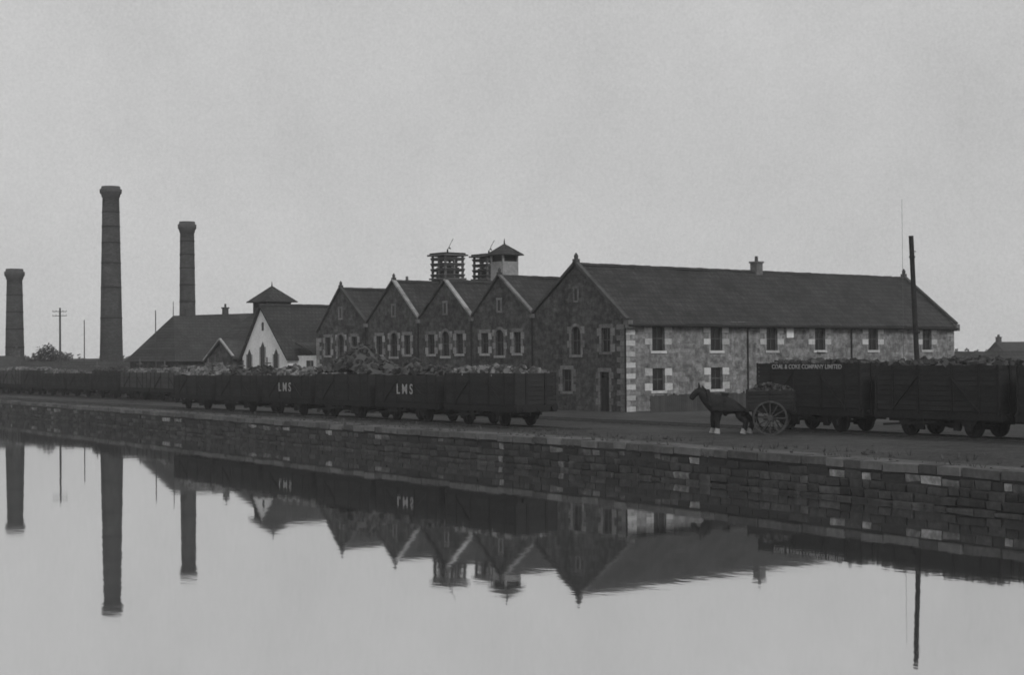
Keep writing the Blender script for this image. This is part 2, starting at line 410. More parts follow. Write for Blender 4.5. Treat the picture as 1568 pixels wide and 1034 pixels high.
def window(t,gz,mp,a,c,e,f,tm=0,arch=False,door=False,blocks=True,nm=None,wide=.34):
    nm=tm if nm is None else nm
    gz.poly([mp(a-.02,e-.02,-.17),mp(c+.02,e-.02,-.17),mp(c+.02,f+.02,-.17),mp(a-.02,f+.02,-.17)],0)
    w=c-a
    if not door:
        mbox(t,mp,a+.01,a+.07,e+.01,f-.01,-.155,-.11,1); mbox(t,mp,c-.07,c-.01,e+.01,f-.01,-.155,-.11,1)
        mm=(a+c)/2
        mbox(t,mp,a+.07,c-.07,(e+f)/2-.03,(e+f)/2+.03,-.155,-.1,1)
        mbox(t,mp,mm-.018,mm+.018,e+.02,(e+f)/2-.03,-.15,-.12,1); mbox(t,mp,mm-.018,mm+.018,(e+f)/2+.03,f-.02,-.15,-.12,1)
        mbox(t,mp,a-.14,c+.14,e-.17,e,-.1,.07,tm)
    else:
        for q in range(6):
            x=a+w*q/6; mbox(t,mp,x+.01,x+w/6-.01,e,f-.35,-.165,-.12,4)
    n=max(3,int((f-e)/.38)); hh=(f-e)/n
    for i in range(n):
        big=(i%2==(n%2==0)) and blocks
        wl=wide if big else .15
        mbox(t,mp,a-wl-U_(0,.06),a,e+i*hh+.008,e+(i+1)*hh-.008,-.1,.025,tm if big else nm)
        mbox(t,mp,c,c+wl+U_(0,.06),e+i*hh+.008,e+(i+1)*hh-.008,-.1,.025,tm if big else nm)
    if not arch: mbox(t,mp,a-.2,c+.2,f,f+.24,-.1,.028,nm)
    else:
        mm=(a+c)/2; ri=w/2; ro=ri+.2; zc=f-ri; K=8
        for i in range(K):
            t0=math.pi*i/K; t1=math.pi*(i+1)/K
            P=lambda r,tt,d: mp(mm+r*math.cos(tt), zc+r*math.sin(tt), d)
            t.add([P(ri,t0,-.1),P(ri,t1,-.1),P(ro,t1,-.1),P(ro,t0,-.1),P(ri,t0,.03),P(ri,t1,.03),P(ro,t1,.03),P(ro,t0,.03)],
                      [(0,1,2,3),(4,5,6,7),(0,1,5,4),(2,3,7,6),(1,2,6,5),(3,0,4,7)],nm)
def ridge_line(b,x0,x1,y,z,mi=0):
    x=x0
    while x<x1-.1:
        L=min(.45,x1-x); b.obox((x+L/2,y,z+.03+U_(-.015,.02)),(L-.015,.26,.16),(0,0,0),mi); x+=.45
def gable_roof(b,x0,x1,prof,t=.16,mi=0,seg=1.2,sag=.03):
    for ya,za,yb,zb in prof:
        n=max(1,int((x1-x0)/seg)); st=[]
        for i in range(n+1):
            x=x0+(x1-x0)*i/n; d=sag*noise.noise(Vector((x*.35,ya,za)))
            st.append((x,d))
        vs=[];fs=[]
        for x,d in st: vs+=[(x,ya,za+d),(x,yb,zb+d),(x,ya,za+d-t),(x,yb,zb+d-t)]
        for i in range(n):
            o=4*i; fs+=[(o,o+4,o+5,o+1),(o+2,o+3,o+7,o+6),(o,o+2,o+6,o+4),(o+1,o+5,o+7,o+3)]
        fs+=[(0,1,3,2),(4*n,4*n+2,4*n+3,4*n+1)]
        b.add(vs,fs,mi)
def skew(b,x,ya,za,yb,zb,mi=0,w=.34,th=.17):
    L=math.hypot(yb-ya,zb-za); n=max(2,int(L/.8)); a=math.atan2(zb-za,yb-ya)
    for i in range(n):
        f=(i+.5)/n
        b.obox((x,ya+(yb-ya)*f,za+(zb-za)*f+.07),(w,L/n-.015,th),(a,0,0),mi)
def finial(b,x,y,z,mi=0,s=1):
    b.box(x-.17*s,x+.17*s,y-.17*s,y+.17*s,z-.1,z+.22*s,mi); b.cyl((x,y,z+.22*s),(x,y,z+.42*s),.12*s,.15*s,8,mi); b.cyl((x,y,z+.42*s),(x,y,z+.62*s),.15*s,.03*s,8,mi)
def stack(b,x,y,z0,z1,s=.5,mi=0,pots=1,mp_=1):
    b.box(x-s/2,x+s/2,y-s/2,y+s/2,z0,z1,mi); b.box(x-s/2-.07,x+s/2+.07,y-s/2-.07,y+s/2+.07,z1,z1+.12,mi)
    for i in range(pots):
        yy=y+(i-(pots-1)/2)*.35
        b.cyl((x,yy,z1+.12),(x,yy,z1+.5),.13,.1,8,mp_)

# ---------------------------------------------------------------- long warehouse (first gable)
wh=root('stone_warehouse'); W1=8.8; LX=33.8; EZ=6.85; RZ=10.4; RY=4.5
b=MB(); t=MB(); gz=MB()
mx_=mapper('x',0); my_=mapper('y',0)
ops=[]
cs=[2.86,8.1,13.46,18.4,24.2,30.5]
for s in cs: ops.append((s-.55,s+.55,4.95,6.5))
for s in cs: ops.append((s-.55,s+.55,2.45,3.85))
wall(b,mx_,0,LX,GZ-.3,EZ,ops,0)
for i,o in enumerate(ops): window(t,gz,mx_,*o[:4],tm=0,nm=5,wide=.6)
opy=[(1.3,2.15,4.9,6.4),(4.1,5.0,4.75,6.55),(1.45,2.3,GZ,3.65),(5.0,5.9,2.4,3.8)]
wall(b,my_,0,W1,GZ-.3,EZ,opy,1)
window(t,gz,my_,*opy[0],tm=2); window(t,gz,my_,*opy[1],tm=2,arch=True); window(t,gz,my_,*opy[2],tm=2,door=True); window(t,gz,my_,*opy[3],tm=2)
VZ=7.45
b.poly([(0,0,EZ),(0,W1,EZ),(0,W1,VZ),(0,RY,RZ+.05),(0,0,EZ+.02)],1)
b.poly([(LX,0,GZ-.3),(LX,W1,GZ-.3),(LX,W1,VZ),(LX,RY,RZ),(LX,0,EZ)],0)
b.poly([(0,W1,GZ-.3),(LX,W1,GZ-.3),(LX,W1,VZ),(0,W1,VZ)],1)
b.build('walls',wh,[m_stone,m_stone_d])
for cx,sg in ((0,1),(LX,-1)):
    z=GZ; i=0
    while z<EZ-.25:
        h=.34; a=.85 if i%2==0 else .4; c=.4 if i%2==0 else .72
        if sg>0:
            t.box(-.03,a,-.03,-.001,z+.01,z+h-.01,0 if i%2==0 else 5); t.box(-.032,-.001,-.0005,c,z+.01,z+h-.01,2)
        else: t.box(LX-a,LX+.03,-.03,-.001,z+.01,z+h-.01,5)
        z+=h; i+=1
t.box(-.05,-.005,4.3,4.7,8.1,8.2,2); gz.box(-.03,-.006,4.38,4.62,8.2,8.95); t.box(-.05,-.005,4.24,4.36,8.2,8.95,2); t.box(-.05,-.005,4.64,4.76,8.2,8.95,2); t.box(-.055,-.005,4.2,4.8,8.96,9.12,2)
t.box(14.9,15.6,-.07,-.03,5.8,6.45,3)
t.box(17.95,18.85,-.2,-.03,4.82,4.9,0)
t.build('quoins_and_window_surrounds',wh,[m_quoin,m_sash,m_trim_d,m_white,m_door,m_trim_m])
gz.build('window_panes',wh,[m_glass])
b=MB()
gable_roof(b,.17,LX+.1,[(-.32,EZ-.22,RY,RZ+.12),(W1,VZ-.02,RY,RZ+.12)],mi=0,sag=.16)
ridge_line(b,.2,LX,RY,RZ+.12,1)
b.build('pantile_roof',wh,[m_roof,m_lead])
b=MB()
skew(b,.0,-.25,EZ-.02,RY,RZ+.2,2,.3); skew(b,.0,W1,VZ+.05,RY,RZ+.2,2,.3); skew(b,LX+.05,-.25,EZ-.02,RY,RZ+.2,2,.3); skew(b,LX+.05,W1,VZ,RY,RZ+.2,2,.3)
b.box(-.12,.3,-.42,.0,EZ-.5,EZ-.0,0); b.box(LX-.2,LX+.22,-.42,0,EZ-.5,EZ,0)
finial(b,.02,RY,RZ+.25,2); finial(b,LX+.02,RY,RZ+.25,2)
stack(b,17.0,RY,RZ-.1,RZ+.75,.62,0,1,2)
b.build('gable_copings_and_chimney',wh,[m_trim_d,m_quoin,m_trim_dd])
b=MB()
b.cyl((-.08,-.12,GZ),(-.08,-.12,EZ-.3),.055,.055,8); 
for s in (11.0,21.7): b.cyl((s,-.1,GZ),(s,-.1,EZ-.3),.05,.05,8)
b.cyl((-.1,-.4,EZ-.34),(LX,-.4,EZ-.34),.08,.08,8)
b.cyl((-.1,W1,GZ),(-.1,W1,VZ-.1),.055,.055,8)
b.build('gutters_and_downpipes',wh,[m_iron])
r=root('plank_fence'); b=MB(); x=.2; k=0
while x<33:
    b.box(x,x+.16,-2.02,-1.98,GZ,GZ+1.05+U_(-.05,.05)); x+=.175; k+=1
    if k%12==0: b.box(x,x+.1,-1.92,-1.82,GZ,GZ+1.15)
b.box(.2,33,-1.975,-1.93,GZ+.25,GZ+.33); b.box(.2,33,-1.975,-1.93,GZ+.72,GZ+.8)
b.build('boards_and_posts',r,[m_wood_m])

# ---------------------------------------------------------------- maltings : four gables
ml=root('stone_maltings')
AP=[(12.36,10.0),(18.5,9.95),(24.9,10.2),(32.1,9.95)]
VY=[8.8,15.4,21.7,28.5,35.6]; VZs=[7.45,7.4,7.4,7.25,6.6]; D=24
b=MB(); t=MB(); gz=MB()
ops=[]
for i,(ay,az) in enumerate(AP):
    l,rr=VY[i],VY[i+1]
    ops.append((ay-.45,ay+.45,4.75,6.5,'a'))
    m1=(l+ay)/2-.1; m2=(ay+rr)/2+.1
    ops.append((m1-.4,m1+.4,4.9,6.3,'r'))
    ops.append((m2-.4,m2+.4,4.9,6.3,'r'))
    ops.append((ay-.45,ay+.45,2.4,3.8,'r')); ops.append((m1-.4,m1+.4,2.4,3.7,'r'))
wall(b,my_,8.8,35.6,GZ-.3,6.6,[o[:4] for o in ops],0)
for o in ops: window(t,gz,my_,*o[:4],tm=2,nm=0,arch=o[4]=='a',wide=.3)
for i,(ay,az) in enumerate(AP):
    l,rr=VY[i],VY[i+1]
    b.poly([(0,l,6.6),(0,rr,6.6),(0,rr,VZs[i+1]+.001),(0,ay,az+.05),(0,l,VZs[i])],0)
    t.box(-.05,-.005,ay-.3,ay+.3,7.65,7.78,0); gz.box(-.03,-.006,ay-.14,ay+.14,7.78,8.5); t.box(-.05,-.005,ay-.27,ay-.15,7.78,8.5,0); t.box(-.05,-.005,ay+.15,ay+.27,7.78,8.5,0); t.box(-.055,-.005,ay-.3,ay+.3,8.51,8.66,0)
b.poly([(0,35.6,GZ-.3),(D,35.6,GZ-.3),(D,35.6,6.6),(0,35.6,6.6)],0)
b.poly([(D,8.8,GZ-.3),(D,35.6,GZ-.3)]+[(D,35.6,6.6),(D,32.1,9.95),(D,28.5,7.25),(D,24.9,10.2),(D,21.7,7.4),(D,18.5,9.95),(D,15.4,7.4),(D,12.36,10),(D,8.8,7.45)],0)
z=GZ;i=0
while z<6.2:
    c=.4 if i%2 else .7; t.box(-.032,-.001,35.6-c,35.63,z+.01,z+.33,2); z+=.34;i+=1
b.build('walls',ml,[m_stone_d]); t.build('window_surrounds',ml,[m_trim_d,m_sash,m_trim_m]); gz.build('window_panes',ml,[m_glass])
b=MB(); c=MB()
for i,(ay,az) in enumerate(AP):
    l,rr=VY[i],VY[i+1]
    gable_roof(b,.17,D,[(l,VZs[i]-.02,ay,az+.1),(rr+(.25 if i==3 else 0),VZs[i+1]-(.2 if i==3 else .02),ay,az+.1)],mi=0,sag=.12)
    ridge_line(b,.2,D,ay,az+.11,1)
    skew(c,0,l,VZs[i]+.04,ay,az+.17,(0,4,4,3)[i],(.28,.32,.32,.28)[i],.13); skew(c,0,rr,VZs[i+1]+.04,ay,az+.17,3,.28,.13)
    finial(c,.02,ay,az+.22,3,.8)
    c.cyl((-.1,l,GZ),(-.1,l,VZs[i]-.1),.05,.05,8,2)
    c.box(-.2,.0,l-.16,l+.16,VZs[i]-.25,VZs[i]+.02,0)
stack(c,6.3,32.1,9.9,10.7,.55,0,1,0); stack(c,13,12.36,9.9,10.5,.5,0,1,0)
b.build('pantile_roofs',ml,[m_roof,m_lead]); c.build('gable_copings',ml,[m_trim_d,m_quoin,m_iron,m_trim_dd,m_trim_m])
def kiln_vent(x,y,zb,zt):
    k=MB(); s=.88
    k.box(x-s,x+s,y-s,y+s,zb-1.2,zb+.25,1)
    k.box(x-s-.14,x+s+.14,y-s-.14,y+s+.14,zb+.25,zb+.38,2)
    for dx in (-s+.07,0,s-.07):
        for dy in (-s+.07,0,s-.07):
            if dx==0 and dy==0: continue
            k.box(x+dx-.07,x+dx+.07,y+dy-.07,y+dy+.07,zb+.38,zt-.2,2)
    nz=4; hh=(zt-.2-zb-.38)/nz
    for i in range(nz):
        zz=zb+.38+hh*(i+.45)
        for sg in (-1,1):
            k.obox((x+sg*s,y,zz),(.05,2*s+.12,.24),(0,sg*.7,0),2); k.obox((x,y+sg*s,zz),(2*s+.12,.05,.24),(-sg*.7,0,0),2)
    k.box(x-.62,x+.62,y-.62,y+.62,zb+.38,zb+1.2,0)
    k.box(x-1.12,x+1.12,y-1.12,y+1.12,zt-.2,zt-.08,2); k.box(x-.98,x+.98,y-.98,y+.98,zt-.08,zt+.04,0)
    k.cyl((x,y,zt),(x,y,zt+.35),.09,.05,8,0)
    k.beam((x,y,zt+.3),(x+.35,y-.25,zt+1.15),.04,.04,0); k.beam((x+.1,y-.05,zt+.45),(x+.4,y+.15,zt+.42),.03,.1,0)
    k.build('kiln_vent',ml,[m_wood_d,m_stone_d,m_slat])
kiln_vent(5.0,24.9,10.3,12.55); kiln_vent(9.0,24.9,10.35,12.6)
def cupola(parent,x,y,zb,ze,za,s,o,mats,nm):
    k=MB(); k.box(x-s,x+s,y-s,y+s,zb,ze-.45,1)
    for i in range(3):
        zz=ze-.4+i*.15; k.box(x-s+.04,x+s-.04,y-s+.04,y+s-.04,zz,zz+.06,2); 
    k.box(x-s+.12,x+s-.12,y-s+.12,y+s-.12,ze-.45,ze,2)
    for dx in (-1,1):
        for dy in (-1,1): k.box(x+dx*(s-.06)-.06,x+dx*(s-.06)+.06,y+dy*(s-.06)-.06,y+dy*(s-.06)+.06,ze-.45,ze,1)
    q=s+o; P=[(x-q,y-q,ze),(x+q,y-q,ze),(x+q,y+q,ze),(x-q,y+q,ze)]
    P2=[(a,b_,ze+.07) for a,b_,_ in P]
    k.add(P+P2+[(x,y,za)],[(3,2,1,0),(0,1,5,4),(1,2,6,5),(2,3,7,6),(3,0,4,7),(4,5,8),(5,6,8),(6,7,8),(7,4,8)],0)
    k.cyl((x,y,za-.08),(x,y,za+.35),.07,.02,6,2)
    k.build(nm,parent,mats)
cupola(ml,5.4,18.5,9.6,12.05,12.95,.72,.30,[m_roof,m_trim_m,m_wood_d],'ridge_cupola')

# ---------------------------------------------------------------- white gabled house + kiln tower behind
hs=root('whitewashed_house'); b=MB(); t=MB(); gz=MB()
y0,y1,ay=39.1,46.4,43.2
b.poly([(-.6,y0,GZ-.3),(-.6,y1,GZ-.3),(-.6,y1,4.9),(-.6,ay,9.0),(-.6,y0,4.9)],0)
b.poly([(14,y0,GZ-.3),(14,y1,GZ-.3),(14,y1,4.9),(14,ay,9.0),(14,y0,4.9)],1)
b.poly([(-.6,y0,GZ-.3),(14,y0,GZ-.3),(14,y0,4.9),(-.6,y0,4.9)],0); b.poly([(-.6,y1,GZ-.3),(14,y1,GZ-.3),(14,y1,4.9),(-.6,y1,4.9)],1)
mp2=mapper('y',-.6)
for (a,c,e,f) in ((40.5,41.2,3.9,5.4),(42.65,43.35,4.0,6.0),(44.85,45.55,3.9,5.4)):
    w=c-a; mm=(a+c)/2
    gz.add([mp2(a,e,.03),mp2(c,e,.03),mp2(c,f-w*.6,.03),mp2(mm,f+.1,.03),mp2(a,f-w*.6,.03)],[(0,1,2,3,4)])
    mbox(t,mp2,a-.12,a,e,f-w*.5,.002,.07,0); mbox(t,mp2,c,c+.12,e,f-w*.5,.002,.07,0); mbox(t,mp2,a-.15,c+.15,e-.12,e,.002,.1,0)
    mbox(t,mp2,mm-.02,mm+.02,e,f,.031,.05,1)
    gz.box(-.635,-.605,a-0,c,1.9,3.2)
gz.box(-.63,-.605,42.85,43.15,7.0,7.7)
b.build('walls',hs,[m_white,m_stone_d]); t.build('window_surrounds',hs,[m_trim_m,m_sash]); gz.build('window_panes',hs,[m_glass])
b=MB(); gable_roof(b,-.85,14.2,[(y0-.3,4.65,ay,9.12),(y1+.3,4.6,ay,9.12)],sag=.08); ridge_line(b,-.8,14,ay,9.14,1)
b.box(0.3,8,36.0,y0-.01,GZ-.3,4.9,2); 
b.slab([(0.05,35.65,5.0),(8.2,35.65,5.0),(8.2,39.0,6.0),(0.05,39.0,6.0)],.14,0)
b.box(.26,.299,36.6,37.6,3.2,4.5,3); stack(b,9,ay,9,9.8,.5,1,2,1)
b.build('roofs_and_wing',hs,[m_roof,m_lead,m_white,m_glass])
kt=root('kiln_house'); b=MB()
b.box(3.0,12,48.5,57.5,GZ-.3,6.2,1)
P=[(2.7,48.2,6.2),(12.3,48.2,6.2),(12.3,57.8,6.2),(2.7,57.8,6.2)]
b.add(P+[(5.4,52.6,8.9),(8.2,52.6,8.9),(8.2,55,8.9),(5.4,55,8.9)],[(0,1,5,4),(1,2,6,5),(2,3,7,6),(3,0,4,7),(4,5,6,7),(3,2,1,0)],0)
b.build('walls_and_roof',kt,[m_roof,m_stone_d])
cupola(kt,6.6,53.8,8.6,9.8,11.35,1.25,.45,[m_roof,m_wood_m,m_wood_d],'louvred_cupola')
sh=root('small_gabled_shed'); b=MB()
b.poly([(-1,47.3,GZ),(-1,52,GZ),(-1,52,4.7),(-1,49.4,6.2),(-1,47.3,4.9)],1); b.box(-.99,3,47.35,51.95,GZ,4.6,1)
gable_roof(b,-1.2,3.2,[(47.1,4.8,49.4,6.3),(52.3,4.5,49.4,6.3)],mi=0)
skew(b,-1.1,47.1,4.85,49.4,6.35,2,.2,.12); skew(b,-1.1,52.3,4.55,49.4,6.35,2,.2,.12)
b.box(-1.04,-1.005,49,49.9,3.2,4.6,3)
b.build('walls_and_roof',sh,[m_roof_l,m_stone_d,m_trim_m,m_glass])

# ---------------------------------------------------------------- hipped barn at left
br=root('hipped_barn'); b=MB()
b.box(7.0,30,73.2,84.0,GZ-.3,4.5,1)
e=[(6.5,72.7,4.5),(30.5,72.7,4.5),(30.5,84.5,4.5),(6.5,84.5,4.5)]; rr=[(9.4,78.8,9.3),(27,78.8,10.0)]
b.add(e+rr,[(0,1,5,4),(2,3,4,5),(3,0,4),(1,2,5),(3,2,1,0)],0)
for x in (11,15.5,20): 
    z=9.3+(x-9.4)*.04
    stack(b,x,78.8,z-.2,z+.6,.5,2,1,2)
b.cyl((9.4,78.8,9.1),(9.4,78.8,10.8),.05,.03,6,2)
b.build('walls_and_roof',br,[m_roof,m_stone_d,m_lead])

# ---------------------------------------------------------------- chimneys (round tapered)
def chimney(X,Y,ztop,rb,rt,bands):
    r=root('factory_chimney',X,Y,GZ,0,True); b=MB(); n=28; H=ztop-GZ
    prof=[(rb*1.25,0),(rb*1.25,1.6),(rb*1.02,1.8)]
    K=14
    for i in range(K+1):
        f=i/K; prof.append((rb+(rt-rb)*f,1.81+(H-1.3-1.81)*f))
    prof+=[(rt*1.10,H-1.25),(rt*1.12,H-1.0),(rt*1.30,H-.8),(rt*1.32,H-.35),(rt*1.16,H-.3),(rt*1.1,H),(rt*.75,H),(rt*.7,H-2)]
    vs=[];fs=[]
    for rad,z in prof:
        for i in range(n): vs.append((rad*math.cos(2*math.pi*i/n),rad*math.sin(2*math.pi*i/n),z))
    for j in range(len(prof)-1):
        for i in range(n): fs.append((j*n+i,j*n+(i+1)%n,(j+1)*n+(i+1)%n,(j+1)*n+i))
    b.add(vs,fs,0)
    for q in range(len(b.m)):
        if q//n>=len(prof)-9: b.m[q]=1
    b.build('brick_shaft',r,[m_brick_d,m_trim_dd],True)
    k=MB()
    for f in bands:
        z=H*f; rad=rb+(rt-rb)*(z-1.8)/(H-3.1)+.035; k.cyl((0,0,z),(0,0,z+.14),rad,rad,n,0)
    k.build('iron_bands',r,[m_iron])
chimney(-47.6,185.8,25.4,1.38,.98,[.35,.5,.62,.72,.8,.87])
chimney(-38.0,183.2,20.9,1.0,.82,[.4,.52,.62,.72,.8,.88])
chimney(-59.3,186.5,15.7,1.15,.9,[.35,.5,.64,.78])

# ---------------------------------------------------------------- poles
def pole(name,X,Y,z1,r0,r1,lean=(0,0),arms=0,mat=m_wood_m):
    r=root(name,X,Y,GZ,0,True); b=MB(); b.cyl((0,0,-.3),(lean[0],lean[1],z1-GZ),r0,r1,10)
    for i in range(arms):
        z=z1-GZ-.4-i*.45; f=z/(z1-GZ); b.box(lean[0]*f-.75,lean[0]*f+.75,lean[1]*f-.2,lean[1]*f-.13,z-.03,z+.03)
        for dx in (-.7,-.35,.35,.7): b.cyl((lean[0]*f+dx,lean[1]*f-.15,z+.03),(lean[0]*f+dx,lean[1]*f-.15,z+.15),.025,.02,6)
    b.build('mast',r,[mat]); return r
pole('telegraph_pole',-47.1,163,10.2,.12,.09,arms=2)
pole('wooden_pole',-49.5,181,9.4,.08,.05)
pole('wooden_post',-36.0,158,9.7,.06,.05)
r=root('timber_mast',19.35,74.3,GZ,0,True); b=MB()
b.cyl((0,0,-.3),(-.34,0,9.05),.13,.115,12); b.cyl((-.12,0,4.4),(-.12,0,4.5),.16,.16,12); b.cyl((-.3,0,8.0),(-.3,0,8.08),.15,.15,12)
b.beam((-.42,0,8.3),(-.12,0,8.3),.04,.04)
b.build('mast',r,[m_wood_d])
pole('flagpole',26.9,107.5,15.3,.018,.01,mat=m_slat)

# ---------------------------------------------------------------- far buildings
def house(name,X,Y,rot,w,d,ez,rz,wm,rm,ch=1):
    r=root(name,X,Y,0,rot,True); b=MB()
    b.box(-w/2,w/2,-d/2,d/2,GZ-.3,ez,0)
    for s in (-1,1): b.poly([(s*w/2,-d/2,ez),(s*w/2,d/2,ez),(s*w/2,0,rz)],0)
    gable_roof(b,-w/2-.15,w/2+.15,[(-d/2-.25,ez-.15,0,rz+.1),(d/2+.25,ez-.15,0,rz+.1)],mi=1)
    for i in range(ch): stack(b,(-1)**i*(w/2-.5),0,rz-.3,rz+.8,.7,0,2,0)
    n=int(w/3)
    for i in range(n):
        x=-w/2+(i+.5)*w/n; b.box(x-.4,x+.4,-d/2-.03,-d/2-.002,GZ+1,GZ+2.2,2)
        b.box(x-.5,x+.5,-d/2-.08,-d/2-.003,GZ+.86,GZ+.99,3)
    b.build('walls_and_roof',r,[wm,rm,m_glass,m_trim_d])
house('storage_shed',46,136,.1,22,7,3.6,4.75,m_stone_d,m_roof,0)
house('distant_cottage',83,255,.2,9,7,4.8,6.6,m_stone_d,m_roof,2)
house('distant_cottage',101,262,-.1,12,7,4.2,6.0,m_stone_d,m_roof,1)
house('small_cottage',-59.5,178,.5,7,5,3.6,5.2,m_stone_d,m_roof_l,1)
house('storage_shed',-46.5,172,.3,14,5,3.4,4.5,m_stone_d,m_roof,0)
house('storage_shed',-63,215,.2,24,6,3.6,4.9,m_stone_d,m_roof_l,0)
r=root('yard_wall'); b=MB()
b.box(1.0,1.45,58.5,110,GZ-.2,GZ+1.9,0)
y=58.5
while y<110: b.obox((1.22,y+.5,GZ+1.97),(.55,.97,.14),(0,0,0),1); y+=1
b.build('masonry',r,[m_stone_d,m_trim_m])
def stackpile(x,y,lx,ly,h,mat,name):
    r=root(name,x,y,GZ,U_(-.1,.1)); b=MB(); z=0
    while z<h:
        yy=-ly/2
        while yy<ly/2:
            if z<h-.5 or R()<.75: b.obox((U_(-.12,.12),yy,z+.1),(lx+U_(-.3,.3),.2,.17),(0,U_(-.02,.02),U_(-.03,.03)),0)
            yy+=.23
        z+=.2
    b.build('timbers',r,[mat])
stackpile(-4,37,3.5,5,2.3,m_wood_m,'timber_stack'); stackpile(-5,44,3.5,4,2.2,m_trim_m,'timber_stack'); stackpile(-3.5,57,3.5,4,2.2,m_wood_m,'timber_stack')
stackpile(-4.5,26,3,4,2.0,m_wood_m,'timber_stack'); stackpile(-3.5,51,3,4,2.3,m_trim_d,'timber_stack'); stackpile(-3.5,66,3,5,2.4,m_trim_d,'timber_stack')
for (x,y,h) in ((-4,30,3.3),(-6,33,3.6),(-4,40.5,3.4),(-3,48,3.6),(-4,54,3.4),(-3,61,3.6),(-3,70,3.4)):
    r=root('wooden_post',x,y,GZ); b=MB(); b.cyl((0,0,-.2),(U_(-.1,.1),U_(-.1,.1),h),.07,.06,8); b.box(-.1,.1,-.4,.4,h-.5,h-.4); b.build('post',r,[m_slat])
def heap(x,y,rad,h,mat,name):
    r=root(name,x,y,GZ); b=MB()
    for q in range(600):
        a=R()*6.283; d=rad*math.sqrt(R()); sz=U_(.15,.45)
        zz=h*(1-d/rad)*(.9+.3*noise.noise(Vector((math.cos(a)*d,math.sin(a)*d,x))))
        b.obox((d*math.cos(a),d*math.sin(a),zz*.95),(sz,sz*U_(.7,1.3),sz*.8),(R()*3,R()*3,R()*3),0,.4)
    K=18; vs=[(0,0,h*.97)]+[(rad*math.cos(6.283*i/K),rad*math.sin(6.283*i/K),-.1) for i in range(K)]
    b.add(vs,[(0,i+1,(i+1)%K+1) for i in range(K)],0)
    b.build('lumps',r,[mat])
heap(-8.5,14,4.2,3.2,m_coal,'coal_heap'); heap(-7.5,5,3.2,2.4,m_coal,'coal_heap')

# ---------------------------------------------------------------- trees
def tree(X,Y,crown,name='broadleaf_tree',zt=3.2,n=2600):
    r=root(name,X,Y,GZ,0,True); b=MB()
    b.cyl((0,0,-.2),(.1,0,zt*.5),.22,.15,8,1)
    for c,rad in crown:
        b.cyl((.1,0,zt*.45),(c[0]*.8,c[1]*.8,c[2]-.2),.1,.04,6,1)
    tot=sum(r_**2 for _,r_ in crown)
    for c,rad in crown:
        for q in range(int(n*rad**2/tot)):
            d=Vector((random.gauss(0,1),random.gauss(0,1),random.gauss(0,1))).normalized()*rad*(R()**.4)
            d*=(.8+.45*noise.noise(d*2+Vector((X,0,0)))); p=Vector(c)+d; sz=U_(.08,.2)
            a=Vector((random.gauss(0,1),random.gauss(0,1),random.gauss(0,1))).normalized(); e=a.orthogonal().normalized(); f=a.cross(e)
            b.add([p-e*sz,p+f*sz*.6,p+e*sz,p-f*sz*.6],[(0,1,2,3)],0)
    b.build('crown_and_trunk',r,[m_leaf,m_bark])
tree(-58.2,196,[((-1.5,0,3.2),1.5),((0,0,4.2),1.7),((1.5,.2,3.5),1.5),((.5,-.5,2.4),1.5),((-.6,-.3,2.0),1.4),((2.4,0,2.4),1.2)],n=5200)
tree(-53.5,200,[((-1,0,2),1.1),((.3,0,2.4),1.1),((1.5,.2,1.9),1.0)],n=1500,name='hawthorn_bush')
b=MB()
for (xa,xb,Y) in ((-260,-60,560),(60,330,620)):
    X=xa
    while X<xb:
        h=U_(3,6.5); w=U_(4,8)
        for q in range(90):
            p=Vector((X+random.gauss(0,w*.4),Y+U_(-6,6),GZ+h*abs(R()**.8)*(1-.3*R()))); sz=U_(.5,1.2)
            a=Vector((random.gauss(0,1),random.gauss(0,1),random.gauss(0,1))).normalized(); e=a.orthogonal().normalized(); f=a.cross(e)
            b.add([p-e*sz,p+f*sz*.7,p+e*sz,p-f*sz*.7],[(0,1,2,3)],0)
        X+=w*.6
b.build('distant_tree_line',None,[m_leaf])

# ---------------------------------------------------------------- horse and cart
HA=math.radians(166); HX,HY=9.3,67.6
hr=root('horse',HX,HY,GZ,HA,True)
V=[(-.68,0,1.36),(0,0,1.26),(.55,0,1.32),(.82,0,1.50),(1.06,0,1.74),(1.24,0,1.92),(1.45,0,1.74),(1.60,0,1.50)]
RAD=[.42,.47,.44,.35,.27,.20,.155,.12]
E=[(i,i+1) for i in range(7)]
def chain(par,pts,rad):
    prev=par
    for p_,r_ in zip(pts,rad):
        V.append(p_); RAD.append(r_); E.append((prev,len(V)-1)); prev=len(V)-1
for s in (-1,1):
    dx=.12*s
    chain(0,[(-.62,.2*s,1.0),(-.60+dx,.2*s,.82),(-.92+dx,.2*s,.56),(-.84+dx,.2*s,.22),(-.78+dx,.2*s,.06)],[.28,.21,.14,.10,.11])
    chain(2,[(.52,.2*s,1.0),(.52-dx,.2*s,.8),(.56-dx,.2*s,.5),(.53-dx,.2*s,.2),(.58-dx,.2*s,.06)],[.23,.17,.12,.09,.11])
me=bpy.data.meshes.new('horse_body'); me.from_pydata(V,E,[]); me.materials.append(m_horse)
ho=bpy.data.objects.new('body',me); COL.objects.link(ho); ho.parent=hr
md=ho.modifiers.new('skin','SKIN'); md.use_smooth_shade=True
try:
    if len(me.skin_vertices)==0:
        bpy.context.view_layer.objects.active=ho
        bpy.ops.mesh.customdata_skin_add()
    sv=me.skin_vertices[0].data
    for i,rr_ in enumerate(RAD): sv[i].radius=(rr_,rr_)
    sv[0].use_root=True
except Exception as ex: print('skin fail',ex)
sd=ho.modifiers.new('sub','SUBSURF'); sd.levels=2; sd.render_levels=2
b=MB()
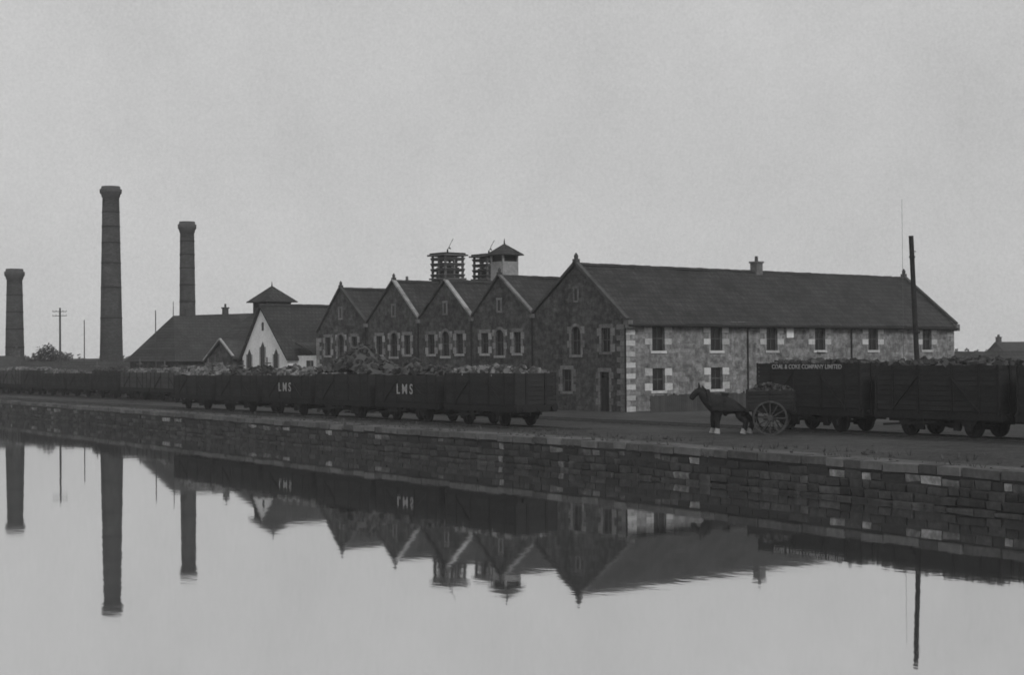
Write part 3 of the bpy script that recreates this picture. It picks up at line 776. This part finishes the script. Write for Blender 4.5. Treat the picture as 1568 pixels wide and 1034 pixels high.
for s in (-1,1): b.cyl((1.22,.08*s,2.02),(1.25,.1*s,2.24),.05,.01,6,0)
for i in range(60):
    f=R(); p=Vector((.80+.42*f-.1,0,1.74+.36*f)); b.beam(p,(p.x-.12+U_(-.05,.05),U_(.08,.24)*random.choice((-1,1)),p.z-U_(.15,.38)),.05,.04,0)
for i in range(30): b.beam((-1.02,U_(-.04,.04),1.45),(-1.14+U_(-.07,.07),U_(-.1,.1),U_(.5,.8)),.05,.04,0)
for s in (-1,1):
    for (x,) in ((-.8+.12*s,),(.56-.12*s,)):
        b.cyl((x-.02,.2*s,.27),(x+.02,.2*s,.05),.10,.145,10,1)
for i in range(16):
    t0=2*math.pi*i/16; t1=2*math.pi*(i+1)/16
    P=lambda t:(.74+.14*math.sin(t),.34*math.cos(t),1.44+.46*math.sin(t)); b.beam(P(t0),P(t1),.12,.12,2)
for i in range(16):
    t0=2*math.pi*i/16; t1=2*math.pi*(i+1)/16
    P=lambda t:(.1,.45*math.cos(t),1.26+.45*math.sin(t)); b.beam(P(t0),P(t1),.12,.03,2)
b.box(-.05,.25,-.2,.2,1.68,1.8,2)
b.build('mane_tail_and_harness',hr,[m_horse,m_fetlock,m_iron])
ct=root('horse_cart',HX-math.cos(HA)*1.6,HY-math.sin(HA)*1.6,GZ,HA,True)
b=MB()
for s in (-1,1):
    b.beam((-1.3,.46*s,.98),(2.2,.46*s,1.12),.09,.11,0)
    for i in range(5): b.box(-1.25,.75,.62*s-.03,.62*s+.03,1.06+i*.17,1.06+i*.17+.15,0)
    for x in (-1.2,-.3,.68): b.box(x,x+.07,.66*s-.03,.66*s+.03,1.0,1.95,0)
for x in (-1.25,.72):
    for i in range(5): b.box(x-.025,x+.025,-.58,.58,1.06+i*.17,1.06+i*.17+.15,0)
b.box(-1.27,.77,-.6,.6,1.0,1.055,0); b.box(-.33,-.2,-.75,.75,.72,.98,0)
for q in range(220):
    x=U_(-1.15,.62); y=U_(-.52,.52); sz=U_(.1,.26)
    b.obox((x,y,1.75+.45*(1-(abs(y)/.6)**2)*(1-(abs(x+.25)/1.0)**2)*R()**.3),(sz,sz,sz*.7),(R()*3,R()*3,R()*3),1,.4)
b.box(-1.2,.68,-.57,.57,1.06,1.72,1)
b.build('body_shafts_and_load',ct,[m_wood_d,m_coal])
b=MB()
for s in (-1,1):
    cx,cy,cz,rr_=-.27,.8*s,.74,.74; n_=28
    for i in range(n_):
        t0=2*math.pi*i/n_; t1=2*math.pi*(i+1)/n_
        P=lambda r_,t,dy:(cx+r_*math.cos(t),cy+dy,cz+r_*math.sin(t))
        b.add([P(rr_,t0,-.05),P(rr_,t1,-.05),P(rr_-.08,t1,-.05),P(rr_-.08,t0,-.05),P(rr_,t0,.05),P(rr_,t1,.05),P(rr_-.08,t1,.05),P(rr_-.08,t0,.05)],
            [(0,1,2,3),(7,6,5,4),(0,4,5,1),(3,2,6,7)],0)
    for i in range(12):
        t=2*math.pi*i/12; b.beam((cx,cy,cz),(cx+.67*math.cos(t),cy,cz+.67*math.sin(t)),.045,.045,0)
    b.cyl((cx,cy-.14,cz),(cx,cy+.14,cz),.13,.11,12,0)
b.build('spoked_wheels',ct,[m_wood_m])

# ---------------------------------------------------------------- homogeneous haze volume, added to lift the dark tones
b=MB(); b.box(-260,260,-60,420,-2,70)
hz_=b.build('haze',None,[])
mh=bpy.data.materials.new('haze_air'); mh.use_nodes=True; nt=mh.node_tree; nt.nodes.clear()
out=N(nt,'ShaderNodeOutputMaterial'); vsn=N(nt,'ShaderNodeVolumeScatter'); vsn.inputs['Density'].default_value=.0006; vsn.inputs['Anisotropy'].default_value=0
nt.links.new(vsn.outputs[0],out.inputs['Volume']); hz_.data.materials.append(mh)

# ---------------------------------------------------------------- light and sky
SE=math.radians(38); SR=math.atan2(.42,-.91)
w=bpy.data.worlds.new('World'); scene.world=w; w.use_nodes=True; nt=w.node_tree; nt.nodes.clear()
out=N(nt,'ShaderNodeOutputWorld'); bg=N(nt,'ShaderNodeBackground'); bg.inputs['Strength'].default_value=.1
sky=N(nt,'ShaderNodeTexSky'); sky.sky_type='NISHITA'; sky.sun_disc=False; sky.sun_elevation=SE; sky.sun_rotation=SR
sky.dust_density=3; sky.air_density=1
bw=N(nt,'ShaderNodeRGBToBW'); nt.links.new(sky.outputs[0],bw.inputs[0])
tc=N(nt,'ShaderNodeTexCoord')
cl=noise_(nt,tc.outputs['Generated'],6,8,.62)
cf=noise_(nt,tc.outputs['Generated'],520,3,.9)
mul=math_(nt,'ADD',math_(nt,'ADD',1-.20-.25,math_(nt,'MULTIPLY',cl,.40)),math_(nt,'MULTIPLY',cf,.50))
base=math_(nt,'ADD',math_(nt,'MULTIPLY',bw.outputs[0],.10),5.3)
nt.links.new(math_(nt,'MULTIPLY',base,mul),bg.inputs[0]); nt.links.new(bg.outputs[0],out.inputs[0])
sl=bpy.data.lights.new('sun','SUN'); sl.energy=1.2; sl.angle=math.radians(16)
so=bpy.data.objects.new('sun',sl); COL.objects.link(so)
d=Vector((math.sin(SR)*math.cos(SE),math.cos(SR)*math.cos(SE),math.sin(SE)))
so.rotation_euler=d.to_track_quat('Z','Y').to_euler(); so.location=d*200

scene.view_settings.view_transform='Standard'; scene.view_settings.look='None'; scene.view_settings.exposure=0
# ---------------------------------------------------------------- camera
cam=bpy.data.cameras.new('camera'); cam.lens=2395/1568*36; cam.sensor_width=36; cam.clip_end=20000; cam.clip_start=.1
cam.dof.use_dof=True; cam.dof.focus_distance=14; cam.dof.aperture_fstop=6.0
co=bpy.data.objects.new('camera',cam); COL.objects.link(co)
rm=Euler((math.radians(90)+math.atan(33/2395),0,0)).to_matrix()@Matrix.Rotation(-.0075,3,'Z')
co.matrix_world=Matrix.Translation((0,0,4.5))@rm.to_4x4()
scene.camera=co
